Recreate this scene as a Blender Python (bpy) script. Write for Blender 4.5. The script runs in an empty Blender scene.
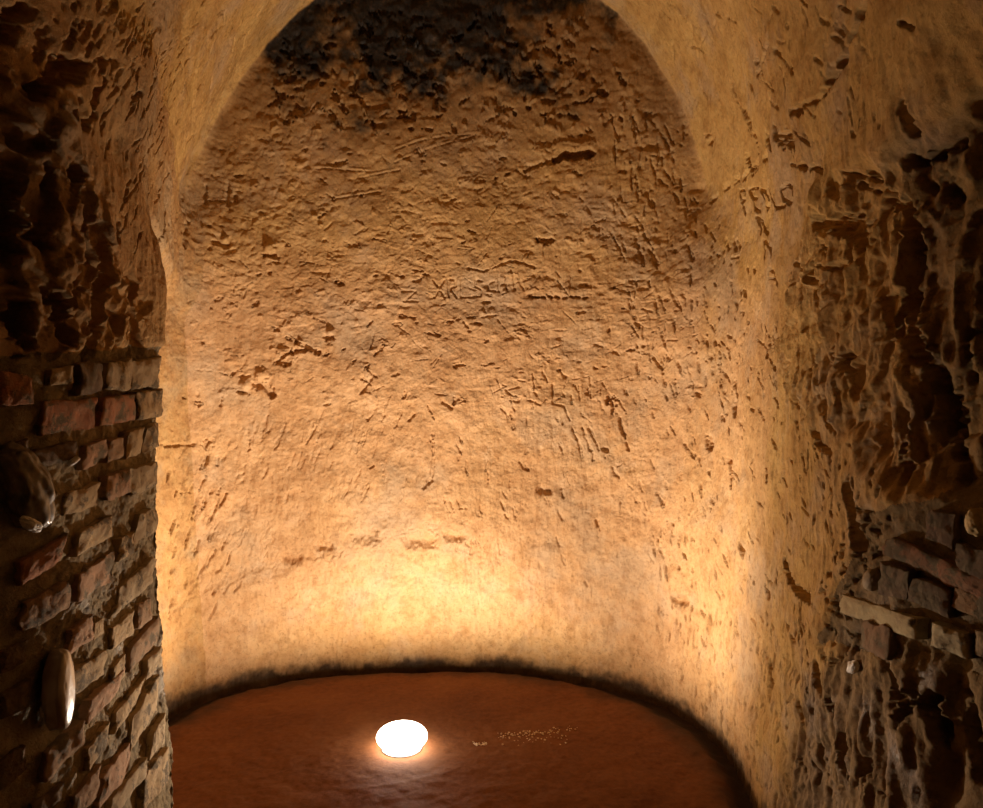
import bpy, bmesh, math, random
import numpy as np
from mathutils import Vector

rng = np.random.default_rng(11)
random.seed(11)
C = bpy.context.scene.collection

# ------------------------------------------------------------------ camera numbers
CAM = np.array([0.0, 0.0, 1.6])
FPX, CX, CY = 740.0, 491.5, 404.0

# ------------------------------------------------------------------ small maths
def sstep(a, b, x):
    t = np.clip((x - a) / (b - a), 0, 1)
    return t * t * (3 - 2 * t)

def _hash(ix, iy, iz, seed):
    h = (ix * 374761393 + iy * 668265263 + iz * 2147483647 + seed * 144269504) & 0xFFFFFFFF
    h = ((h ^ (h >> 13)) * 1274126177) & 0xFFFFFFFF
    h = ((h ^ (h >> 16)) * 2246822519) & 0xFFFFFFFF
    return ((h ^ (h >> 15)) & 0xFFFFFF) / float(0xFFFFFF)

def noise(p, f, seed=0):
    """value noise in -1..1; f may be a 3-vector of frequencies"""
    q = p * np.asarray(f, float)
    i = np.floor(q).astype(np.int64)
    t = q - i
    t = t * t * t * (t * (t * 6 - 15) + 10)
    out = 0
    for dx in (0, 1):
        wx = t[:, 0] if dx else 1 - t[:, 0]
        for dy in (0, 1):
            wy = t[:, 1] if dy else 1 - t[:, 1]
            for dz in (0, 1):
                wz = t[:, 2] if dz else 1 - t[:, 2]
                out = out + wx * wy * wz * _hash(i[:, 0] + dx, i[:, 1] + dy, i[:, 2] + dz, seed)
    return out * 2 - 1

def fbm(p, f, seed=0, octs=4, gain=0.55):
    f = np.asarray(f, float); a = 1.0; s = 0; tot = 0
    for k in range(octs):
        s = s + a * noise(p, f * 2.03 ** k, seed + k * 17); tot += a; a *= gain
    return s / tot

def worley(u, v, seed):
    """F1, F2 and the random value of the nearest cell"""
    iu = np.floor(u).astype(np.int64); iv = np.floor(v).astype(np.int64)
    f1 = np.full(u.shape, 9.0); f2 = np.full(u.shape, 9.0); cid = np.zeros(u.shape); tilt = np.zeros(u.shape)
    z = np.zeros_like(iu)
    for a in (-1, 0, 1):
        for b in (-1, 0, 1):
            cu, cv = iu + a, iv + b
            px = cu + 0.1 + 0.8 * _hash(cu, cv, z, seed); py = cv + 0.1 + 0.8 * _hash(cu, cv, z + 1, seed)
            d = np.hypot(u - px, v - py)
            near = d < f1
            f2 = np.where(near, f1, np.minimum(f2, d))
            cid = np.where(near, _hash(cu, cv, z + 2, seed), cid)
            f1 = np.where(near, d, f1)
            tl = (u - px) * (2 * _hash(cu, cv, z + 3, seed) - 1) + (v - py) * (2 * _hash(cu, cv, z + 4, seed) - 1)
            tilt = np.where(near, tl, tilt)
    return f1, f2, cid, tilt

# ------------------------------------------------------------------ the shape of the cave
ZT = [-0.3, 0.2, 0.55, 1.0, 2.1, 2.42, 2.8, 3.04, 3.3, 3.5, 3.7, 3.89, 4.08, 4.22, 4.35]
# near profile of the passage, then the profile of the alcove: left and right limits at each height
LN = [-1.08, -1.09, -1.125, -1.155, -1.16, -1.16, -1.12, -1.05, -.93, -.80, -.62, -.38, -.10, 0.05, 0.1]
LF = [-1.74, -1.76, -1.78, -1.80, -1.83, -1.83, -1.80, -1.72, -1.59, -1.46, -1.31, -1.13, -.88, -.64, -.19]
RN = [1.02, 1.04, 1.06, 1.08, 1.08, 1.07, 1.03, .98, .88, .76, .58, .34, .10, -.08, -.12]
RF = [1.12, 1.14, 1.16, 1.18, 1.28, 1.31, 1.28, 1.23, 1.14, 1.04, .91, .74, .50, .27, -.19]

def smax(a, b, k):
    h = np.maximum(k - np.abs(a - b), 0) / k
    return np.maximum(a, b) + h * h * k * 0.25

def cave(p):
    """< 0 in the air, > 0 in the rock"""
    x, y, z = p[:, 0], p[:, 1], p[:, 2]
    hi = sstep(2.06, 2.32, z)
    t_low = sstep(2.60, 2.82, y)
    t_high = np.clip((y - 2.42) / 1.83, 0, 1) ** 1.15
    t = t_low * (1 - hi) + t_high * hi
    l = np.interp(z, ZT, LN) * (1 - t) + np.interp(z, ZT, LF) * t
    tr = sstep(2.2, 4.0, y)
    r = np.interp(z, ZT, RN) * (1 - tr) + np.interp(z, ZT, RF) * tr
    # the passage widens a little towards the viewer
    l = l - 0.26 * sstep(2.12, 1.45, y) * sstep(3.0, 2.3, z)
    r = r + 0.20 * sstep(2.10, 1.5, y) * sstep(2.6, 2.2, z)
    # slope of the profile, so that the vault does not count as farther than it is
    top = sstep(2.8, 4.3, z)
    sl = 1 - 0.55 * top
    fl = (l - x) * sl
    fr = (x - r) * sl
    ceil = (z - 4.35) * 0.8
    side = np.maximum(np.maximum(fl, fr), ceil)
    yb = 4.50 - 0.045 * z + 0.03 * np.cos(x * 1.3)
    fb = y - yb
    up = sstep(2.2, 3.0, z)
    kr = (1.35 - 0.45 * sstep(0, 1.8, z)) * (1 - up) + 0.04 * up
    up = sstep(2.35, 3.2, z)
    kl = (1.05 - 0.45 * sstep(0, 1.6, z)) * (1 - up) + 0.04 * up
    s = sstep(-0.4, 0.2, x)
    return smax(side, fb, kl * (1 - s) + kr * s)

def grad(p, e=0.006):
    g = np.empty_like(p)
    for k in range(3):
        d = np.zeros(3); d[k] = e
        g[:, k] = cave(p + d) - cave(p - d)
    return g / (np.linalg.norm(g, axis=1, keepdims=True) + 1e-12)

def hit(o, d, t0, t1, n=90):
    """first crossing from air into rock along rays o + t d"""
    m = len(d)
    lo = np.full(m, t0); found = np.zeros(m, bool); hi_ = np.full(m, t1)
    for k in range(1, n + 1):
        t = t0 + (t1 - t0) * k / n
        inside = cave(o + d * t) > 0
        new = inside & ~found
        hi_[new] = t; lo[new] = t - (t1 - t0) / n
        found |= new
    for _ in range(14):
        mid = (lo + hi_) / 2
        inside = cave(o + d * mid[:, None]) > 0
        hi_ = np.where(inside, mid, hi_); lo = np.where(inside, lo, mid)
    return (lo + hi_) / 2

def at(pix):
    """where the sight lines through these points of the photograph meet the bare cave"""
    pix = np.asarray(pix, float).reshape(-1, 2)
    d = np.stack([(pix[:, 0] - CX) / FPX, np.ones(len(pix)), -(pix[:, 1] - CY) / FPX], 1)
    t = hit(CAM, d, 0.9, 5.5, 160)
    return CAM + d * t[:, None]

# ------------------------------------------------------------------ the grid of the cave skin
O = np.array([-0.2, 3.1, 1.75])
NA, NE = 2200, 1060
AZ0, AZ1 = math.radians(-62), math.radians(242)
EL0, EL1 = math.radians(-64), math.radians(89.5)
def dirs(az, el):
    return np.stack([np.cos(el) * np.cos(az), np.cos(el) * np.sin(az), np.sin(el)], -1)
ca, ce = 380, 184
az_c = np.linspace(AZ0, AZ1, ca); el_c = np.linspace(EL0, EL1, ce)
A, E = np.meshgrid(az_c, el_c, indexing='ij')
tc = hit(O, dirs(A, E).reshape(-1, 3), 0.15, 5.0, 120).reshape(ca, ce)
az = np.linspace(AZ0, AZ1, NA); el = np.linspace(EL0, EL1, NE)
tmp = np.stack([np.interp(az, az_c, tc[:, j]) for j in range(ce)], 1)
T = np.stack([np.interp(el, el_c, tmp[i]) for i in range(NA)], 0)
A, E = np.meshgrid(az, el, indexing='ij')
D = dirs(A, E).reshape(-1, 3); T = T.reshape(-1)
lo, hi_ = T - 0.06, T + 0.06
for _ in range(9):
    mid = (lo + hi_) / 2
    ins = cave(O + D * mid[:, None]) > 0
    hi_ = np.where(ins, mid, hi_); lo = np.where(ins, lo, mid)
P = O + D * ((lo + hi_) / 2)[:, None]
N = -grad(P)                       # points into the air
del D, lo, hi_, tmp
X, Y, Z = P[:, 0], P[:, 1], P[:, 2]

def grid_window(p, r):
    v = p - O; dist = np.linalg.norm(v)
    a = math.atan2(v[1], v[0])
    if a < AZ0: a += 2 * math.pi
    e = math.asin(max(-1, min(1, v[2] / dist)))
    fi = (a - AZ0) / (AZ1 - AZ0) * (NA - 1); fj = (e - EL0) / (EL1 - EL0) * (NE - 1)
    w = r / dist * 2.2
    wi = int(w / max(0.12, math.cos(e)) / (AZ1 - AZ0) * NA) + 2; wj = int(w / (EL1 - EL0) * NE) + 2
    return max(0, int(fi) - wi), min(NA, int(fi) + wi + 2), max(0, int(fj) - wj), min(NE, int(fj) + wj + 2)

IDX = np.arange(NA * NE).reshape(NA, NE)
groove = np.zeros(len(P))          # cut into the skin (<= 0)
lump = np.zeros(len(P))            # stands out of the skin (>= 0)

def seg(a, b, width, depth, hard=0.35, out=False, taper=False, wobble=1.0):
    mid = (a + b) / 2; L = np.linalg.norm(b - a)
    i0, i1, j0, j1 = grid_window(mid, L / 2 + width)
    ids = IDX[i0:i1, j0:j1].ravel()
    if not len(ids): return
    q = P[ids]
    ab = b - a; s = np.clip(((q - a) @ ab) / (ab @ ab + 1e-12), 0, 1)
    d = np.linalg.norm(q - a - s[:, None] * ab, axis=1)
    wv = width * (1 - 0.75 * np.abs(2 * s - 1) ** 2) if taper else width
    wob = 1 + 0.35 * noise(q, 70, 5)
    d = np.abs(d + width * 0.7 * wobble * noise(q, 28, 6) + width * 0.4 * wobble * noise(q, 90, 7)) if L > width * 2 else d
    v = 1 - sstep(hard, 1.0, d / (wv * wob))
    if out:
        lump[ids] = np.maximum(lump[ids], depth * v)
    else:
        groove[ids] = np.minimum(groove[ids], -depth * v)

def px_m(pts3):
    return np.linalg.norm(pts3 - CAM, axis=1).mean() / FPX

def stroke(pix, wpx, depth, hard=0.35, out=False, taper=False, wobble=1.0, slant=2.0):
    """a cut (or ridge) along a polyline traced on the photograph, laid on the cave skin"""
    q = at(pix); w = wpx * px_m(q) / 2
    if len(q) == 1:
        seg(q[0], q[0] + 1e-4, w, depth, hard, out); return
    pp = np.asarray(pix, float)
    for k in range(len(q) - 1):
        v = pp[k + 1] - pp[k]; v = np.array([-v[1], v[0]]) / (np.linalg.norm(v) + 1e-9)
        m = (pp[k] + pp[k + 1]) / 2
        e = at([m - v * wpx / 2, m + v * wpx / 2])
        wk = min(max(np.linalg.norm(e[1] - e[0]) / 2, w), slant * w)      # a slanting wall shows its cuts narrower
        seg(q[k], q[k + 1], wk, depth, hard, out, taper, wobble)

def in_poly(x, y, poly):
    inside = np.zeros(np.shape(x), bool); n = len(poly)
    for k in range(n):
        x1, y1 = poly[k]; x2, y2 = poly[(k + 1) % n]
        c = ((y1 > y) != (y2 > y)) & (x < (x2 - x1) * (y - y1) / (y2 - y1 + 1e-9) + x1)
        inside ^= c
    return inside

def poly_sd(x, y, poly):
    d = np.full(x.shape, 9.0); n = len(poly)
    for k in range(n):
        x1, y1 = poly[k]; x2, y2 = poly[(k + 1) % n]
        ex, ey = x2 - x1, y2 - y1
        s = np.clip(((x - x1) * ex + (y - y1) * ey) / (ex * ex + ey * ey + 1e-12), 0, 1)
        d = np.minimum(d, np.hypot(x - x1 - s * ex, y - y1 - s * ey))
    return np.where(in_poly(x, y, poly), -d, d)

def scatter(poly, n, ang, spread, lpx, wpx, depth, hard=0.3, out=False):
    poly = np.asarray(poly, float); lo_, hi2 = poly.min(0), poly.max(0)
    pts = []
    while len(pts) < n:
        c = lo_ + rng.random((200, 2)) * (hi2 - lo_)
        pts += list(c[in_poly(c[:, 0], c[:, 1], poly)])
    pts = np.array(pts[:n])
    a = np.radians(ang + rng.normal(0, spread, n)); L = rng.uniform(*lpx, n) / 2
    v = np.stack([np.cos(a), np.sin(a)], 1) * L[:, None]
    qa, qb = at(pts - v), at(pts + v)
    for k in range(n):
        if np.linalg.norm(qa[k] - qb[k]) > 0.4: continue
        sc = np.linalg.norm(qa[k] - CAM) / FPX
        seg(qa[k], qb[k], rng.uniform(*wpx) * sc / 2, rng.uniform(*depth), hard, out, taper=True)

def zone(poly, soft):
    """0..1 over a side wall: a patch outlined on the photograph, kept as (y, z) on the wall"""
    q = at(poly); side = np.sign(q[:, 0].mean())
    m = np.zeros(len(P)); ids = np.nonzero((X * side > 0.35) & (Y < 3.6))[0]
    sd = poly_sd(Y[ids], Z[ids], q[:, 1:])
    m[ids] = 1 - sstep(-soft, soft, sd + 0.35 * soft * 2 * noise(P[ids], 12, 3))
    return m

# ------------------------------------------------------------------ patches of the side walls
ROCK_R = zone([(800, 235), (815, 180), (870, 160), (1010, 110), (1040, 470), (930, 500), (880, 490), (856, 440), (800, 415), (772, 350)], 0.05)
FLUTE_R = zone([(905, 140), (1040, 90), (1040, 500), (940, 500), (905, 430), (890, 250)], 0.06)
LOW_R = zone([(800, 690), (850, 640), (1040, 620), (1040, 900), (760, 900)], 0.08)
RUBBLE = zone([(862, 508), (920, 500), (1040, 440), (1040, 690), (930, 660), (822, 640), (838, 590)], 0.025)
ROCK_L = zone([(-60, 110), (20, 90), (70, 105), (100, 190), (125, 260), (140, 300), (145, 352), (-60, 352)], 0.07)
BRICK_L = zone([(-90, 352), (60, 352), (130, 346), (175, 352), (178, 1000), (-90, 1000)], 0.02)
near_side = (Y < 2.66)
BRICK_L = BRICK_L * near_side

back = sstep(-0.35, -0.75, N[:, 1])          # how much a point belongs to the end wall
soot_c = at([(440, 20), (360, 15), (520, 12), (300, 20), (450, 55)])
# soot on the crown of the end wall
su = (X + 0.42) / 1.0; sv = (4.02 - Z) / 0.55
bare = np.exp(-(((X - 0.45) / 0.30) ** 2 + ((Z - 3.78) / 0.16) ** 2))
SOOT = 1.38 - np.sqrt(su ** 2 * 0.6 + np.maximum(sv, 0) ** 2) - 0.75 * bare + 0.75 * fbm(P, 3.4, 41, 4) + 0.55 * fbm(P, 13, 42, 4)
SOOT = back * sstep(0.05, 0.75, SOOT)

# ------------------------------------------------------------------ relief
disp = 0.030 * fbm(P, 1.3, 1, 3) + 0.013 * fbm(P, 4.5, 2, 3)
calm = 1 - 0.75 * np.maximum(BRICK_L, RUBBLE)
fine = 0.0058 * fbm(P, 16, 3, 4, 0.6) + 0.0022 * fbm(P, 60, 4, 3, 0.6)
disp += fine
# flaky layers on the end wall: clods with a lower lip, rougher with height
f1, f2, cid, tl1 = worley(X * 13 + 0.6 * noise(P, 9, 8), Z * 21 + 0.6 * noise(P, 9, 9), 21)
edge = sstep(0.02, 0.30, f2 - f1)
rise = sstep(1.0, 2.6, Z)
rough_m = np.maximum(back, sstep(3.0, 3.4, Y) * sstep(-1.0, -1.3, X) * sstep(3.0, 2.5, Z))
patchy = 0.35 + 0.95 * sstep(-0.25, 0.35, fbm(P, 2.6, 24, 3))
disp += rough_m * patchy * (0.25 + 0.75 * rise) * (0.006 * (cid - 0.5) * edge + 0.005 * tl1 * edge)
f1, f2, cid2, tl2 = worley(X * 30 + noise(P, 20, 18), Z * 44 + noise(P, 20, 19), 22)
disp += rough_m * patchy * rise * (0.003 * (cid2 - 0.5) + 0.0025 * tl2) * sstep(0.0, 0.25, f2 - f1)
disp += rough_m * rise * 0.012 * np.minimum(0, fbm(P, (9, 9, 16), 33, 4) + 0.12) * 2
disp += back * (1 - rise) * (0.012 * fbm(P, (9, 9, 13), 35, 4, 0.6) + 0.004 * fbm(P, (40, 40, 14), 36, 3))
disp += SOOT * 0.020 * fbm(P, 14, 51, 4)
# vertical tool marks
disp += (0.004 + 0.004 * (1 - back)) * fbm(P, (34, 34, 5), 61, 3) * (1 - sstep(2.2, 2.9, Z)) * calm

# broken blocks on the right wall
def blocks(fy, fz, seed, warp=0.5):
    u = Y * fy + warp * noise(P, 7, seed); v = Z * fz + warp * noise(P, 7, seed + 1) + 0.35 * Y * fz
    return worley(u, v, seed)
b1, b2, bc, bt = blocks(13, 8, 71)
hgt = np.where(bc < 0.22, -0.045, np.where(bc < 0.5, -0.016, 0.008)) + 0.045 * bt
k1 = sstep(0.0, 0.16, b2 - b1)
c1, c2, cc, ct = blocks(30, 20, 75, 0.8)
disp += ROCK_R * (0.45 * hgt * (0.35 + 0.65 * k1) + (0.004 * (cc - .5) + 0.006 * ct) * sstep(0, 0.3, c2 - c1) + 0.022 * fbm(P, (24, 24, 7), 73, 4))
disp += ROCK_R * 0.010
disp -= ROCK_R * 0.055 * sstep(2.45, 2.1, Y)
fl = fbm(P, (15, 15, 2.2), 81, 3)
disp += FLUTE_R * (0.034 * fl - 0.025 + 0.012 * fbm(P, (30, 30, 8), 83, 3))
fl2 = fbm(P, (13, 13, 2.6), 91, 3)
disp += LOW_R * (0.045 * fl2 - 0.015 + 0.014 * fbm(P, (28, 28, 9), 92, 3))
disp += RUBBLE * (-0.016 + 0.010 * fbm(P, 30, 101, 4) + 0.012 * fbm(P, 8, 102, 2))
# broken lumps on the left wall above the bricks
b1, b2, bc, bt = blocks(13, 9, 111)
hgt = np.where(bc < 0.22, -0.050, np.where(bc < 0.5, -0.018, 0.010)) + 0.038 * bt
k1 = sstep(0.0, 0.22, b2 - b1)
c1, c2, cc, ct = blocks(26, 18, 115, 0.8)
disp += ROCK_L * (0.75 * hgt * (0.3 + 0.7 * k1) + (0.008 * (cc - .5) + 0.010 * ct) * sstep(0, 0.25, c2 - c1) + 0.012 * fbm(P, 22, 113, 4))
disp += BRICK_L * (-0.014 + 0.010 * fbm(P, 24, 121, 4) + 0.005 * fbm(P, 70, 122, 3))

coarse = np.clip(0.6 * ROCK_R + ROCK_L + LOW_R + 0.45 * RUBBLE + 0.22 * BRICK_L, 0, 1)
disp += coarse * (0.010 * fbm(P, (40, 40, 26), 131, 5, 0.7) + 0.006 * noise(P, (30, 30, 9), 132))
# ---- cuts traced from the photograph
# end wall
stroke([(556, 160), (566, 154), (575, 156), (592, 153)], 9, 0.08, 0.6, wobble=0.3)
stroke([(525, 170), (540, 164), (556, 160)], 6, 0.02)
stroke([(540, 150), (560, 145), (592, 144)], 9, 0.012, out=True)
for pl in ([(396, 150), (420, 141), (445, 136), (475, 134)], [(395, 163), (420, 152), (450, 142), (474, 136)], [(360, 178), (400, 170)], [(315, 168), (372, 172)], [(330, 200), (380, 192)]):
    stroke(pl, 2.0, 0.007); stroke([(x, y - 2) for x, y in pl], 2.2, 0.004, out=True)
stroke([(538, 241), (552, 240)], 7, 0.04)
stroke([(336, 283), (343, 284)], 6, 0.03); stroke([(316, 264), (323, 264)], 3, 0.02)
stroke([(468, 268), (483, 271), (497, 266), (510, 261), (522, 263), (535, 267)], 3.4, 0.016)
for x in (530, 536, 542, 549, 556, 564, 571, 576, 584): stroke([(x, 297 + rng.uniform(-1, 1)), (x + 3, 297)], 4, 0.022)
stroke([(528, 290), (588, 290)], 7, 0.008, out=True)
for x, y, r in ((262, 375, 20), (283, 353, 18), (270, 248, 15), (300, 344, 12), (330, 332, 11), (245, 385, 14), (225, 240, 10)):
    stroke([(x, y)], r, 0.028, 0.1, out=True); stroke([(x - r * .35, y + r * .5), (x + r * .3, y + r * .55)], 6, 0.03)
stroke([(278, 361), (290, 352)], 6, 0.035); stroke([(254, 384), (266, 389), (273, 396)], 6, 0.035); stroke([(296, 342), (318, 352)], 5, 0.03)
stroke([(433, 436), (433, 465), (431, 478), (425, 486)], 4, 0.014)
stroke([(430, 481), (425, 487)], 6, 0.03)
stroke([(610, 398), (613, 408)], 9, 0.035); stroke([(619, 418), (623, 432), (627, 450)], 4, 0.022); stroke([(603, 449), (606, 450)], 7, 0.03)
for x in (572, 582, 590): stroke([(x, 428), (x + 9, 450)], 3.5, 0.012)
for a, b in (((362, 378), (370, 384)), ((367, 420), (372, 415)), ((403, 398), (406, 392)), ((443, 402), (452, 408)), ((409, 421), (413, 414)), ((400, 315), (414, 318)), ((560, 371), (566, 377)), ((595, 344), (603, 347)), ((613, 351), (618, 354)), ((483, 302), (490, 302)), ((486, 316), (496, 315)), ((360, 395), (372, 378)), ((220, 405), (222, 396)), ((205, 440), (206, 455)), ((216, 457), (217, 465)), ((180, 493), (188, 492)), ((562, 489), (564, 496)), ((520, 462), (528, 470)), ((596, 520), (600, 530)), ((642, 512), (647, 518)), ((460, 509), (466, 508)), ((370, 468), (373, 466)), ((693, 570), (692, 585)), ((585, 582), (587, 586)), ((661, 605), (663, 615)), ((656, 628), (660, 638))):
    stroke([a, b], 4.2, 0.017, 0.1)
for x, y, r in ((365, 536, 18), (420, 540, 22), (455, 536, 14), (292, 558, 14), (324, 547, 12), (545, 490, 10), (680, 600, 12)):
    stroke([(x - r * .4, y), (x + r * .4, y + 1)], r * 1.1, 0.042, 0.0)
stroke([(172, 612), (200, 592), (228, 580), (262, 566), (300, 558), (340, 552)], 10, 0.012, 0.1)
stroke([(163, 446), (180, 444), (205, 445), (212, 440)], 4, 0.016); stroke([(163, 446), (161, 470)], 4, 0.014)
stroke([(206, 200), (224, 201)], 2.5, 0.014); stroke([(227, 180), (228, 206)], 4, 0.018); stroke([(206, 185), (206, 204)], 3, 0.016); stroke([(234, 195), (236, 201)], 6, 0.02)
stroke([(214, 243), (228, 247)], 5, 0.02)
# the letters scratched across the end wall
def letters(rows, w, d):
    for pl in rows: stroke(pl, w, d, 0.45, wobble=0.25, slant=1.7)
letters([[(433, 280), (445, 297)], [(444, 280), (434, 297)],                                   # X
         [(449, 297), (448, 279), (455, 280), (456, 286), (449, 288), (457, 297)],             # R
         [(461, 279), (461, 297), (474, 297)],                                                 # L
         [(482, 281), (476, 280), (475, 286), (482, 290), (481, 296), (474, 296)],             # S
         [(494, 281), (488, 284), (488, 290), (495, 291)],                                     # C
         [(499, 277), (499, 291)], [(499, 285), (506, 284)], [(506, 277), (507, 291)],         # H
         [(514, 275), (515, 290)]], 3.2, 0.012)                                                # I
letters([[(519, 387), (506, 390), (511, 395), (521, 397), (518, 402), (510, 400)],             # S
         [(533, 374), (535, 392), (537, 396)], [(530, 400), (540, 405), (546, 399)],           # J
         [(543, 372), (548, 382)],
         [(553, 384), (553, 404), (564, 406), (570, 420)],                                     # L
         [(579, 386), (580, 400)], [(590, 378), (591, 398)]], 2.8, 0.010)
letters([[(402, 291), (416, 291), (404, 301), (418, 301)]], 2.8, 0.008)
# letters on the right wall
letters([[(741, 190), (744, 200), (747, 213)], [(741, 190), (746, 190), (747, 199), (744, 201)],                      # P
         [(749, 189), (752, 199), (754, 209)], [(749, 189), (757, 188)], [(752, 199), (757, 198)], [(754, 209), (760, 211)],  # E
         [(759, 189), (762, 199), (765, 210)], [(759, 189), (765, 193), (768, 203), (765, 210)],                      # D
         [(768, 188), (772, 199), (777, 208), (783, 206)],                                                           # L
         [(781, 189), (783, 200), (786, 203)], [(781, 189), (785, 185), (790, 188), (791, 196), (790, 203), (786, 203)],     # O
         [(756, 216), (760, 226), (762, 234)], [(756, 216), (762, 223), (766, 235)],
         [(763, 240), (764, 258)], [(763, 240), (770, 250), (771, 262)], [(770, 245), (771, 262)],
         [(767, 285), (769, 268), (774, 272), (776, 285)], [(768, 278), (775, 279)],
         [(790, 272), (791, 290)], [(791, 262), (804, 272)]], 2.6, 0.030)
letters([[(725, 252), (727, 240), (731, 250), (734, 238), (737, 250)], [(737, 240), (741, 248)], [(733, 258), (739, 257), (741, 252)],
         [(726, 258), (725, 262)], [(748, 268), (750, 272)], [(755, 268), (757, 272)]], 2.8, 0.010)
for y in (244, 249): stroke([(815, y), (818, y + 4), (824, y + 5)], 4, 0.02)
stroke([(816, 265), (830, 269), (838, 269)], 4, 0.02)
for a, b in (((790, 164), (818, 170)), ((838, 172), (862, 182)), ((845, 185), (862, 194)), ((855, 173), (864, 178))): stroke([a, b], 5, 0.035)
# cracks and holes of the right wall and vault
stroke([(781, 562), (786, 578), (794, 590), (811, 600)], 7, 0.12, 0.6, wobble=0.2, slant=1.5)
stroke([(849, 492), (852, 515), (855, 545)], 13, 0.18, 0.6, wobble=0.2, slant=1.5)
stroke([(704, 136), (712, 137), (708, 141)], 6, 0.03)
for a, b in (((712, 200), (718, 194)), ((724, 189), (729, 186)), ((735, 181), (739, 178)), ((744, 177), (747, 172)), ((753, 168), (757, 162)), ((764, 160), (770, 155))): stroke([a, b], 4, 0.02)
stroke([(733, 84), (740, 104), (748, 122), (757, 150)], 4, 0.02); stroke([(745, 113), (749, 124)], 7, 0.035)
stroke([(778, 133), (795, 143)], 8, 0.05); stroke([(768, 139), (773, 144)], 7, 0.04); stroke([(747, 160), (751, 172)], 6, 0.04)
stroke([(792, 112), (815, 100), (826, 88), (836, 70), (846, 40), (860, 15)], 4, 0.022)
for a, b in (((793, 112), (805, 109)), ((826, 82), (829, 72)), ((836, 64), (841, 58)), ((848, 36), (852, 30)), ((856, 16), (862, 8))): stroke([a, b], 8, 0.04)
stroke([(756, 75), (764, 55), (770, 35)], 3, 0.015); stroke([(776, 50), (795, 72)], 3, 0.015)
stroke([(902, 104), (905, 118), (908, 130)], 9, 0.05); stroke([(892, 162), (908, 158), (926, 152)], 14, 0.09); stroke([(926, 148), (946, 144)], 8, 0.06)
stroke([(898, 22), (915, 28)], 6, 0.03); stroke([(665, 340), (678, 340)], 2, 0.01); stroke([(766, 345), (768, 355)], 6, 0.03)
for a, b in (((733, 405), (734, 412)), ((708, 436), (709, 446)), ((764, 466), (766, 476)), ((728, 465), (730, 480)), ((765, 588), (767, 594)), ((738, 545), (741, 552)), ((815, 430), (822, 440)), ((818, 443), (832, 452)), ((796, 710), (798, 735)), ((818, 668), (819, 690)), ((748, 752), (750, 757)), ((768, 666), (770, 688))):
    stroke([a, b], 6, 0.035)
stroke([(824, 400), (836, 432)], 5, 0.03)
stroke([(884, 415), (888, 445), (890, 480)], 9, 0.07)
# left vault
stroke([(35, 95), (50, 78), (68, 68), (80, 66)], 16, 0.09, 0.2)
stroke([(93, 102), (101, 84)], 10, 0.06); stroke([(72, 78), (85, 66)], 10, 0.06); stroke([(130, 97), (138, 93)], 7, 0.04); stroke([(85, 125), (95, 115)], 8, 0.05); stroke([(74, 185), (80, 172)], 12, 0.08)
stroke([(117, 225), (118, 238)], 7, 0.05); stroke([(72, 115), (80, 100)], 7, 0.04); stroke([(95, 62), (108, 59)], 6, 0.03)
stroke([(5, 40), (15, 15), (25, 10)], 14, 0.06, 0.2)
stroke([(162, 240), (168, 205)], 5, 0.03); stroke([(182, 244), (188, 222)], 4, 0.02); stroke([(123, 201), (128, 190)], 4, 0.02)

# ---- chisel marks
scatter([(70, 20), (270, 10), (205, 140), (175, 250), (130, 245), (95, 120)], 190, 112, 8, (8, 28), (1.8, 3.8), (0.006, 0.016))
scatter([(150, 0), (300, 0), (240, 60), (120, 80), (60, 40)], 60, 128, 10, (8, 22), (1.8, 4), (0.004, 0.012))
scatter([(690, 290), (770, 330), (840, 470), (830, 560), (800, 650), (720, 640), (640, 560), (690, 420)], 210, 76, 14, (4, 15), (2, 4.5), (0.006, 0.022))
scatter([(640, 600), (800, 620), (880, 808), (765, 800), (690, 700)], 300, 86, 14, (4, 16), (2, 5), (0.006, 0.024))
scatter([(695, 200), (722, 215), (735, 280), (775, 320), (780, 420), (720, 420), (690, 260)], 90, 75, 16, (4, 12), (2.5, 4.5), (0.008, 0.02))
scatter([(640, 0), (860, 0), (890, 130), (760, 150), (690, 90)], 90, 62, 22, (6, 24), (2, 4.5), (0.006, 0.016))
scatter([(170, 430), (420, 395), (420, 490), (300, 540), (170, 640)], 150, 106, 9, (8, 24), (3, 6), (0.004, 0.010), 0.0)
scatter([(160, 470), (215, 450), (240, 600), (170, 640)], 45, 112, 10, (8, 22), (3, 5), (0.012, 0.022))
scatter([(430, 400), (690, 380), (720, 560), (430, 560)], 110, 80, 18, (5, 15), (3, 5), (0.006, 0.015), 0.1)
scatter([(215, 120), (690, 130), (700, 400), (180, 410)], 200, 0, 25, (3, 13), (2.5, 6), (0.006, 0.022), 0.1)
scatter([(215, 120), (690, 130), (700, 400), (180, 410)], 260, 0, 25, (4, 14), (5, 11), (0.003, 0.010), 0.0, out=True)
scatter([(180, 200), (690, 200), (700, 400), (180, 410)], 120, 100, 60, (6, 22), (1.5, 2.5), (0.004, 0.009))
scatter([(600, 120), (690, 130), (720, 400), (640, 400)], 110, 78, 15, (6, 26), (2.5, 4.5), (0.008, 0.018))
scatter([(300, 10), (600, 10), (660, 130), (240, 130)], 170, 20, 40, (4, 18), (4, 9), (0.012, 0.035), 0.1)
scatter([(300, 10), (600, 10), (660, 130), (240, 130)], 120, 20, 40, (4, 14), (4, 8), (0.008, 0.02), 0.0, out=True)
scatter([(780, 420), (850, 420), (880, 500), (830, 560), (800, 500)], 40, 80, 20, (5, 14), (3, 5), (0.012, 0.03))
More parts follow.
